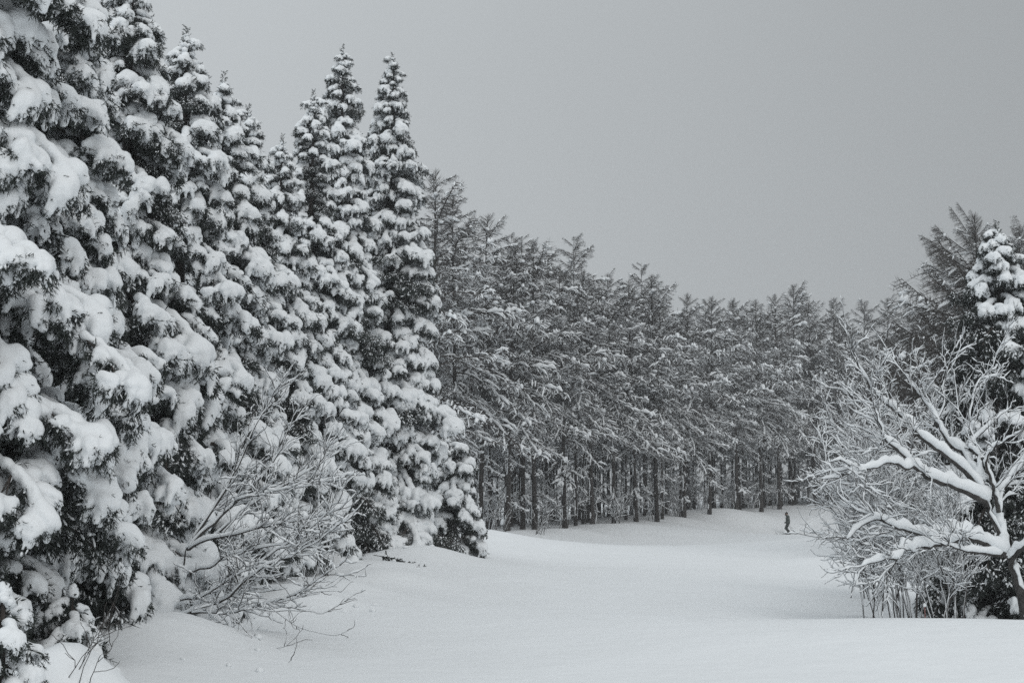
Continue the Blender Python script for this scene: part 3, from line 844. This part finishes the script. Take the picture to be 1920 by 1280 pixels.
Yt = 27.0
b0 = P(1935, 1178, Yt)
RT = [
 ([(1938, 1190), (1919, 1137), (1906, 1079), (1893, 1045), (1878, 1015), (1858, 968), (1845, 935), (1841, 900)], Yt, Yt, .19, .08, .2),
 ([(1889, 1045), (1878, 1000), (1871, 975), (1873, 945), (1876, 924), (1890, 905), (1906, 882), (1920, 863), (1945, 830), (1975, 800)], Yt, Yt + .8, .10, .03, .24),
 ([(1873, 960), (1866, 930), (1860, 905), (1849, 872), (1853, 850), (1866, 838), (1880, 830)], Yt, Yt - .3, .08, .03, .2),
 ([(1841, 905), (1832, 890), (1821, 874), (1802, 847), (1780, 830), (1756, 790), (1749, 776), (1738, 757), (1715, 730), (1695, 700)], Yt, Yt + 1.2, .085, .018, .24),
 ([(1840, 895), (1837, 875), (1834, 854), (1821, 841), (1826, 826), (1841, 811), (1862, 791), (1880, 775)], Yt, Yt + .5, .06, .02, .15),
 ([(1848, 945), (1836, 935), (1796, 915), (1757, 902), (1734, 891), (1712, 874), (1687, 847), (1668, 832), (1649, 797), (1640, 770)], Yt, Yt - 1.4, .095, .02, .26),
 ([(1845, 938), (1832, 912), (1815, 890), (1790, 868), (1760, 846), (1732, 822), (1697, 789), (1671, 762), (1636, 734), (1618, 699), (1604, 676)], Yt, Yt - .4, .09, .016, .25),
 ([(1712, 874), (1700, 880), (1684, 870), (1660, 868), (1640, 878), (1610, 880), (1590, 890)], Yt - 1.0, Yt - 2.0, .04, .012, .17),
 ([(1886, 1040), (1846, 1021), (1814, 1009), (1781, 1019), (1752, 1023), (1715, 1028), (1696, 1032), (1683, 1046), (1659, 1049), (1640, 1054), (1615, 1062)], Yt, Yt - 2.0, .09, .016, .24),
 ([(1882, 1041), (1827, 1036), (1799, 1030), (1779, 1021)], Yt, Yt - 1.2, .05, .03, .14),
 ([(1840, 1016), (1809, 1003), (1786, 999), (1760, 1008), (1745, 1007), (1711, 998), (1670, 985), (1640, 974), (1614, 987), (1598, 1001), (1588, 1010)], Yt - .3, Yt - 1.2, .06, .014, .24),
 ([(1895, 1050), (1908, 1034), (1935, 1012), (1975, 980)], Yt, Yt - .6, .09, .04, .22),
 ([(1756, 790), (1770, 760), (1768, 730), (1774, 706), (1784, 690)], Yt + .7, Yt + 1.0, .03, .008, .06),
 ([(1838, 855), (1819, 800), (1822, 760), (1832, 720), (1850, 700)], Yt + .2, Yt + .8, .035, .01, .08),
]
SPEC_T = [(3.6, 1.25, .16, .008), (6.5, .55, .14, .0042), (8.0, .24, .1, .0026)]
leafless('leafless_tree', 'spreading leafless tree with thick snow on its limbs at right', 'bare tree', b0, RT, 903, SPEC_T, .8, trunk=[0], fine=.68, u0=.3)

Ys = 24.0
ls = P(318, 1168, 25.5)
LS = [
 ([(318, 1168), (344, 1154), (381, 1138), (421, 1124), (433, 1114), (454, 1093), (478, 1077), (494, 1063), (543, 1043), (590, 1018), (625, 992)], 25, 23, .06, .008, .12),
 ([(330, 1158), (364, 1148), (421, 1150), (454, 1144), (494, 1132), (543, 1118), (574, 1102), (608, 1077), (640, 1058)], 25, 22.5, .04, .007, .09),
 ([(517, 1130), (553, 1122), (592, 1110), (635, 1108)], 23.5, 22.6, .014, .004, .03),
 ([(482, 1140), (513, 1146), (539, 1144), (584, 1146), (604, 1150), (635, 1134), (665, 1114)], 23.5, 22.4, .016, .004, .02),
 ([(503, 1134), (533, 1158), (559, 1175), (594, 1185), (628, 1191), (653, 1181)], 23.5, 22, .014, .004, .015),
 ([(427, 1130), (438, 1150), (452, 1171), (478, 1203), (490, 1226), (500, 1244), (515, 1256), (527, 1252), (547, 1236)], 24, 20.6, .016, .004, .012),
 ([(456, 1146), (472, 1167), (478, 1187), (492, 1203), (511, 1215), (535, 1211), (551, 1197)], 24, 21.6, .013, .004, .012),
 ([(325, 1130), (348, 1122), (370, 1122), (397, 1108), (421, 1091), (446, 1077), (480, 1060)], 25, 23.8, .045, .008, .12),
 ([(355, 1075), (379, 1065), (397, 1063), (421, 1043), (454, 1035), (500, 1025), (560, 1015), (620, 1000)], 25, 24, .045, .006, .12),
 ([(350, 1030), (381, 999), (421, 961), (467, 919), (505, 877), (528, 839), (542, 802), (556, 770)], 25.2, 25, .07, .008, .12),
 ([(352, 1025), (383, 980), (416, 928), (449, 867), (477, 802), (505, 755), (524, 722)], 25.4, 25.6, .06, .008, .12),
 ([(355, 1030), (385, 1013), (439, 1003), (491, 989), (561, 975), (610, 964), (640, 952)], 25, 23.6, .05, .007, .13),
 ([(440, 940), (458, 933), (524, 919), (585, 910), (635, 895)], 25, 24, .03, .006, .08),
 ([(395, 1012), (421, 989), (477, 942), (542, 905), (599, 867), (617, 835), (640, 805)], 25, 24.6, .04, .006, .1),
 ([(470, 1068), (520, 1030), (570, 1000), (610, 965), (635, 940)], 24, 23.2, .03, .006, .08),
 ([(318, 1168), (330, 1120), (342, 1070), (352, 1025)], 25.5, 25.3, .09, .07, .0),
]
SPEC_S = [(7.2, .66, .15, .006), (6.6, .36, .12, .0036), (6.2, .18, .06, .0024)]
leafless('leafless_shrub', 'large leafless shrub leaning out from the cedars at lower left', 'shrub', ls, LS, 910, SPEC_S, .84, fine=.46, shk=.62)

# bushes of thin stems
def bush(name, label, px, py, Y, stems, seed, H, lean, spread, spec, snow, group=None, r=.02, sh=.05, zb=None):
    rng = np.random.default_rng(seed); b = P(px, py, Y); b[2] = (g1(b[0], Y) if zb is None else zb) - .1
    root = empty(name, b); tag(root, label, 'shrub', group)
    for i in range(stems):
        n = 9; t = np.linspace(0, 1, n); az = rng.uniform(0, 6.28); h = H * rng.uniform(.6, 1.1); s = spread * rng.uniform(.3, 1.1)
        o = np.array([rng.normal() * .3 * min(1, H / 3), rng.normal() * .25 * min(1, H / 3), 0])
        p = o + np.stack([(lean + math.cos(az) * s) * t ** 1.3, math.sin(az) * s * t ** 1.3, h * t - .12 * h * t * t], -1) + rng.normal(size=(n, 3)) * np.array([.03, .03, .01]) * h * np.clip(t * 2.5, 0, 1)[:, None]
        rr = r * (1 - .75 * t) + min(.004, r * .4)
        wb = MB(); sb = MB(); wb.tube(p, rr, 5, 0)
        if sh: sb.ridge(p, rr, sh * rng.uniform(.6, 1.3) * (1 + .3 * np.sin(np.arange(n) * 1.9)), sides=6)
        sprout(wb, sb, p, rr, rng, 0, spec, snow)
        br = part('stem', wb.build('stem', [M['twig']]), root); sm = sb.build('snow_load', [M['snow']])
        if sm: tag(part('snow_load', sm, br), kind='stuff')
    return root
SPEC_B = [(4.8, .95, .15, .007), (6.6, .45, .1, .0042), (6.2, .2, .05, .0028)]
bush('shrub', 'frosted thin stemmed shrub left of the leafless tree, nearest the slope', 1662, 1160, 33, 9, 920, 5.2, -.6, 1.0, SPEC_B, .88, r=.014, sh=.06)
bush('shrub', 'frosted thin stemmed shrub standing right behind the snow laden lower limb', 1704, 1160, 34, 10, 921, 6.3, -.6, 1.4, SPEC_B, .88, r=.014, sh=.06)
bush('shrub', 'frosted shrub between the leafless tree and the dark cedar', 1764, 1160, 32, 8, 922, 5.0, -.3, 1.0, SPEC_B, .88, r=.014, sh=.06)
bush('shrub', 'tall frosted shrub at the far left of the right hand thicket', 1640, 1100, 40, 8, 923, 5.6, -.3, 1.05, SPEC_B, .88, r=.014, sh=.06)
SPEC_K = [(3.5, .35, .1, .004), (5, .16, .1, .0025)]
bush('shrub', 'thin bare twigs poking from the mound in the bottom left corner', 140, 1290, 14.6, 4, 930, .75, .3, .3, [(5, .4, .1, .0022), (6, .2, .1, .0016)], .0, r=.0035, sh=0)
bush('shrub', 'low bare twigs on the snow bank beside the small drooping cedar', 812, 1030, 52, 6, 931, .9, 1.0, .5, SPEC_K, .1, r=.014, sh=0)
bush('shrub', 'bare sapling clump before the larch trunks next to the small cedar', 932, 1003, 80, 6, 932, 3.0, .3, .7, SPEC_K, .3, r=.022, sh=.02)
bush('shrub', 'low bare brush at the foot of the larches, third trunk along', 1010, 1003, 85, 7, 933, 2.0, .4, 1.0, SPEC_K, .3, r=.02, sh=.02)
# snowy undergrowth between the trunks
rng = np.random.default_rng(55)
proto = None
for i in range(84):
    px = rng.uniform(850, 1560); Y = np.interp(px, edge_px, edge_y) + rng.uniform(1.5, 30)
    if proto is None or i % 14 == 0:
        proto = bush('shrub', 'snowy brush among the larch trunks', px, 1000, Y, 4, 940 + i, 3.4, .2, 1.0, [(3, .9, .1, .012), (4, .45, .05, .008)], .85, 'brush under the larches', r=.026, sh=.17)
        continue
    b = P(px, 1000, Y); c = empty('shrub', (b[0], Y, g1(b[0], Y) - .1), rng.uniform(0, 6.28)); k = rng.uniform(.6, 1.2); c.scale = (k, k, k)
    tag(c, 'snowy brush among the larch trunks', 'shrub', 'brush under the larches')
    for ch in proto.children:
        s = ch.copy(); C.objects.link(s); s.parent = c
        for g in ch.children:
            s2 = g.copy(); C.objects.link(s2); s2.parent = s

# cedar sprigs poking out of the bank
def sprig(label, px, py, Y, n, seed, ln, dirn):
    rng = np.random.default_rng(seed); b = P(px, py, Y)
    root = empty('cedar_sprig', b); tag(root, label, 'sprig')
    t = np.linspace(0, 1, 6); d = np.array(dirn, float)
    p = d * (t * ln)[:, None] + np.array([0, 0, -.12]) * (ln * t ** 2)[:, None]
    mb = MB(); mb.tube(p, .012 * (1 - .6 * t), 4, 0); part('stem', mb.build('stem', [M['cedarbark']]), root)
    mb = MB(); u = rng.uniform(.15, 1, n)
    fronds(mb, d * (u * ln)[:, None] + np.array([0, 0, -.12]) * (ln * u ** 2)[:, None], d * .7 + rng.normal(size=(n, 3)) * .5 + np.array([0, 0, -.3]), rng.uniform(.15, .3, n), rng, 0, wd=.03)
    part('needles', mb.build('needles', [M['cedar']], False), root)
sprig('dark cedar branch tip lying out over the snow bank', 700, 1040, 46, 60, 1, 1.35, (.95, -.1, -.12))
sprig('small dark tuft poking out of the snow below the branch tip', 783, 1078, 45, 16, 2, .25, (.5, -.1, .8))

# ------------------------------------------------------------------ the skier
def build_skier():
    base = P(1477, 1003.5, 117); base[2] = g1(base[0], 117) + .03
    mats = {'jacket': material('jacket_cloth', (.085, .10, .095), .8, .35, 9, .3, 40), 'trousers': material('trouser_cloth', (.055, .062, .06), .8, .35, 10, .3, 40),
            'black': material('black_gear', (.012, .012, .013), .5, .2, 8), 'skin': material('skin', (.45, .30, .23), .6, .1, 8), 'metal': material('pole_metal', (.16, .16, .17), .4, .1, 8), 'ski': material('ski_top', (.10, .105, .11), .4, .3, 4)}
    root = empty('person', base)
    tag(root, 'person in grey green ski jacket, dark trousers and black beanie, standing on skis', 'person')
    V = lambda *a: np.array(a, float)
    ank = {s: V(.10, s * .11 + .02, .12) for s in (-1, 1)}; knee = {s: V(-.12, s * .11, .50) for s in (-1, 1)}; hip = {s: V(.06, s * .10, .93) for s in (-1, 1)}
    sho = {s: V(.0, s * .19, 1.42) for s in (-1, 1)}; elb = {s: V(.10, s * .28, 1.14) for s in (-1, 1)}; wri = {s: V(-.06, s * .27, .97) for s in (-1, 1)}
    head = V(-.06, 0, 1.66)
    def body(g):
        f = sd_ell(g, V(.03, 0, 1.0), (.14, .17, .15)); f = smin(f, sd_ell(g, V(.02, 0, 1.25), (.13, .18, .26)), .08)
        f = smin(f, sd_cap(g, V(0, 0, 1.42), V(-.04, 0, 1.56), .065, .055), .04)
        f = smin(f, sd_ell(g, head, (.105, .08, .125)), .03); f = smin(f, sd_cap(g, head + V(-.10, 0, .0), head + V(-.118, 0, -.03), .014, .018), .02)
        for s in (-1, 1):
            f = smin(f, sd_cap(g, hip[s], knee[s], .095, .065), .05); f = smin(f, sd_cap(g, knee[s], ank[s], .062, .045), .04); f = smin(f, sd_cap(g, ank[s] + V(0, 0, -.06), ank[s] + V(-.16, 0, -.08), .045, .035), .03)
            f = smin(f, sd_cap(g, sho[s], elb[s], .062, .048), .05); f = smin(f, sd_cap(g, elb[s], wri[s], .046, .034), .03)
            f = smin(f, sd_ell(g, head + V(.01, s * .08, -.01), (.022, .012, .032)), .012)
        return f
    def hand(g, s):
        w_ = wri[s]; f = sd_ell(g, w_ + V(-.045, 0, -.02), (.05, .022, .045))
        for k in range(4):
            a = w_ + V(-.085, 0, .012 - .022 * k); b = a + V(-.03 - .006 * (k in (1, 2)), -s * .012, -.012); c = b + V(.022, -s * .034, -.006)
            f = smin(f, sd_cap(g, a, b, .012, .011), .006); f = smin(f, sd_cap(g, b, c, .011, .009), .004)
        a = w_ + V(-.03, -s * .015, .02); f = smin(f, sd_cap(g, a, a + V(-.04, -s * .025, .012), .013, .011), .008)
        return f
    def surf(name, fn, lo, hi, h, mat, parent=root):
        g = grid(lo, hi, h); v, q = nets(fn(g), lo, h); return part(name, mesh(name, v, None, q, [mat]), parent)
    surf('body', body, (-.35, -.45, -.02), (.35, .45, 1.85), .016, mats['skin'])
    def jacket(g):
        f = smin(sd_ell(g, V(.035, 0, .98), (.185, .21, .17)), sd_ell(g, V(.03, 0, 1.25), (.17, .215, .28)), .08)
        f = smin(f, sd_cap(g, V(.02, 0, 1.42), V(-.02, 0, 1.53), .10, .09), .06)
        f = smin(f, sd_ell(g, V(.09, 0, 1.47), (.09, .12, .09)), .05)
        for s in (-1, 1):
            f = smin(f, sd_cap(g, sho[s], elb[s], .088, .074), .05); f = smin(f, sd_cap(g, elb[s], wri[s], .072, .058), .03)
        return f + .006 * np.sin(g[..., 2] * 40 + 3 * g[..., 0] * 9)
    surf('jacket', jacket, (-.3, -.5, .75), (.4, .5, 1.7), .018, mats['jacket'])
    def trousers(g):
        f = sd_ell(g, V(.05, 0, .92), (.155, .185, .14))
        for s in (-1, 1):
            f = smin(f, sd_cap(g, hip[s], knee[s], .125, .098), .04); f = smin(f, sd_cap(g, knee[s], ank[s] + V(-.01, 0, .12), .094, .088), .04)
        return f + .005 * np.sin(g[..., 2] * 46)
    surf('trousers', trousers, (-.35, -.4, .1), (.4, .4, 1.15), .018, mats['trousers'])
    surf('beanie', lambda g: np.maximum(smin(sd_ell(g, head + V(.01, 0, .035), (.125, .10, .125)), sd_cap(g, head + V(.02, 0, .15), head + V(.02, 0, .16), .02, .02), .03), (head[2] + .01) - g[..., 2] - .25 * (g[..., 0] - head[0])), tuple(head + V(-.2, -.17, -.1)), tuple(head + V(.2, .17, .22)), .014, mats['black'])
    surf('goggles', lambda g: sd_ell(g, head + V(-.085, 0, .0), (.045, .082, .042)), tuple(head + V(-.2, -.15, -.1)), tuple(head + V(.05, .15, .1)), .011, mats['black'])
    surf('neck_gaiter', lambda g: sd_ell(g, head + V(-.035, 0, -.085), (.09, .085, .075)), tuple(head + V(-.2, -.15, -.2)), tuple(head + V(.12, .15, .05)), .012, mats['black'])
    for s in (-1, 1):
        surf('glove', lambda g: hand(g, s), tuple(wri[s] + V(-.2, -.12, -.14)), tuple(wri[s] + V(.06, .12, .1)), .008, mats['black'])
        a = ank[s]
        surf('boot', lambda g: smin(sd_cap(g, a + V(-.02, 0, .14), a + V(0, 0, -.03), .088, .075), np.maximum(sd_ell(g, a + V(-.07, 0, -.05), (.19, .062, .075)), .035 - g[..., 2]), .04), tuple(a + V(-.35, -.15, -.15)), tuple(a + V(.2, .15, .3)), .014, mats['black'])
    for s, lb in ((-1, 'near ski under the skier, pointing left'), (1, 'far ski under the skier, pointing left')):
        o = empty('ski', base + V(-.05, s * .11 + .02, 0)); tag(o, lb, 'ski')
        n = 24; x = np.linspace(-.92, .80, n); zz = .012 + .13 * np.clip((-.68 - x) / .24, 0, 1) ** 2 + .02 * np.clip((x - .7) / .1, 0, 1) ** 2
        wd = (.046 + .012 * (x / .9) ** 2) * np.clip((x + .94) / .10, .25, 1) ** .6
        v = np.stack([np.stack([x, -wd, zz], -1), np.stack([x, wd, zz], -1), np.stack([x, wd, zz + .016], -1), np.stack([x, -wd, zz + .016], -1)], 1).reshape(-1, 3)
        i = np.arange(n - 1)[:, None] * 4; k = np.arange(4)[None]; k2 = (k + 1) % 4
        q = np.concatenate([np.stack([i + k, i + k2, i + 4 + k2, i + 4 + k], -1).reshape(-1, 4), [[3, 2, 1, 0]], [[(n-1)*4, (n-1)*4+1, (n-1)*4+2, (n-1)*4+3]]])
        part('ski_body', mesh('ski_body', v, None, q, [mats['ski']], smooth=False), o)
        mb = MB(); mb.tube(V([.02, 0, .026], [.06, 0, .05], [.10, 0, .035]), [.03, .035, .03], 6); mb.tube(V([.30, 0, .026], [.34, 0, .055], [.36, 0, .03]), [.03, .035, .03], 6)
        part('binding', mb.build('binding', [mats['black']]), o, loc=(-.1, 0, 0))
    for s, lb in ((-1, 'near ski pole trailing down behind the skier'), (1, 'far ski pole trailing down behind the skier')):
        h0 = wri[s] + V(-.07, -s * .012, -.01); tip = V(.78, s * .34, .02); o = empty('ski_pole', base + tip); tag(o, lb, 'ski pole')
        a = h0 - tip
        mb = MB(); mb.tube(np.stack([a * u for u in np.linspace(0, 1, 5)]), .010, 6); part('shaft', mb.build('shaft', [mats['metal']]), o)
        mb = MB(); mb.tube(np.stack([a * .96, a * 1.08]), .019, 7); part('grip', mb.build('grip', [mats['black']]), o)
        mb = MB(); mb.tube(np.stack([a * .045, a * .055]), .05, 9); part('basket', mb.build('basket', [mats['black']]), o)
build_skier()

# the low ridges thrown up beside the skier's tracks
for dx in (-.35, .05):
    a, b_ = P(1484, 1004, 117), P(1534, 953, 139); t = np.linspace(0, 1, 40)
    x = a[0] + (b_[0] - a[0]) * t + dx + 1.6 * np.sin(t * 3.1); y = 117.2 + 22 * t
    mb = MB(); mb.tube(np.stack([x, y, gh(x, y) + .005], -1), .04 + .012 * np.sin(t * 60), 6); part('ski_track', mb.build('ski_track', [M['snow']]), ground)

# thin red stake at the edge of the thicket
b = P(1734, 1162, 26.5); b[2] = g1(b[0], b[1]) - .1
st = empty('marker_stake', b); tag(st, 'thin faded red stake in the snow below the right hand thicket', 'stake')
mr_ = material('faded_red', (.26, .13, .12), .7, .2, 6)
zt = P(1734, 1136, 26.5)[2] - b[2]
mb = MB(); mb.tube([(0, 0, 0), (.01, 0, zt * .5), (.005, 0, zt)], .009, 6); part('pole', mb.build('pole', [mr_]), st)
mb = MB(); mb.tube([(.005, 0, zt - .01), (.005, 0, zt + .03), (.005, 0, zt + .06)], [.02, .03, .006], 8); part('snow_cap', mb.build('snow_cap', [M['snow']]), st)

# ------------------------------------------------------------------ falling snow and haze
rng = np.random.default_rng(5)
n = 2600; Yf_ = 14 + 95 * rng.uniform(0, 1, n) ** .8; Xf = rng.uniform(-.42, .42, n) * (Yf_ + 4); Zf = EYE + rng.uniform(-.06, .2, n) * Yf_
Zf = np.maximum(Zf, gh(Xf, Yf_) + .1)
rf = rng.uniform(.005, .011, n) * (.5 + Yf_ / 70)
oc = np.array([[1, 0, 0], [-1, 0, 0], [0, 1, 0], [0, -1, 0], [0, 0, 1], [0, 0, -1]], float)
ot = np.array([[0, 2, 4], [2, 1, 4], [1, 3, 4], [3, 0, 4], [2, 0, 5], [1, 2, 5], [3, 1, 5], [0, 3, 5]])
v = np.stack([Xf, Yf_, Zf], -1)[:, None] + oc[None] * rf[:, None, None]
fl = part('falling_snow', mesh('falling_snow', v, (ot[None] + (np.arange(n) * 6)[:, None, None]).reshape(-1, 3), None, [M['snow']]))
tag(fl, 'sparse snowflakes drifting in the air before the trees', None, None, 'stuff')

lo, hi = np.array([-660, -64, float(Zg.min()) - 1.0]), np.array([660, 726, 27.0])
lo[0], hi[0] = float(Xg.min()) - 4, float(Xg.max()) + 4
hi[2] = max(27.0, float(Zg.max()) + 2)
v = np.array([[(lo, hi)[i][0], (lo, hi)[j][1], (lo, hi)[k][2]] for i in (0, 1) for j in (0, 1) for k in (0, 1)])
hz = part('haze', mesh('haze', v, None, [[0, 1, 3, 2], [4, 6, 7, 5], [0, 4, 5, 1], [2, 3, 7, 6], [0, 2, 6, 4], [1, 5, 7, 3]], smooth=False))
tag(hz, 'thin grey snowfall haze filling the air', None, None, 'stuff')
hm = bpy.data.materials.new('haze'); hm.use_nodes = True
hm.node_tree.nodes.clear()
ho = hm.node_tree.nodes.new('ShaderNodeOutputMaterial'); hv = hm.node_tree.nodes.new('ShaderNodeVolumePrincipled')
hv.inputs['Color'].default_value = (.93, .95, .97, 1); hv.inputs['Density'].default_value = .0011; hv.inputs['Anisotropy'].default_value = .2
hm.node_tree.links.new(hv.outputs[0], ho.inputs['Volume'])
hz.data.materials.append(hm)
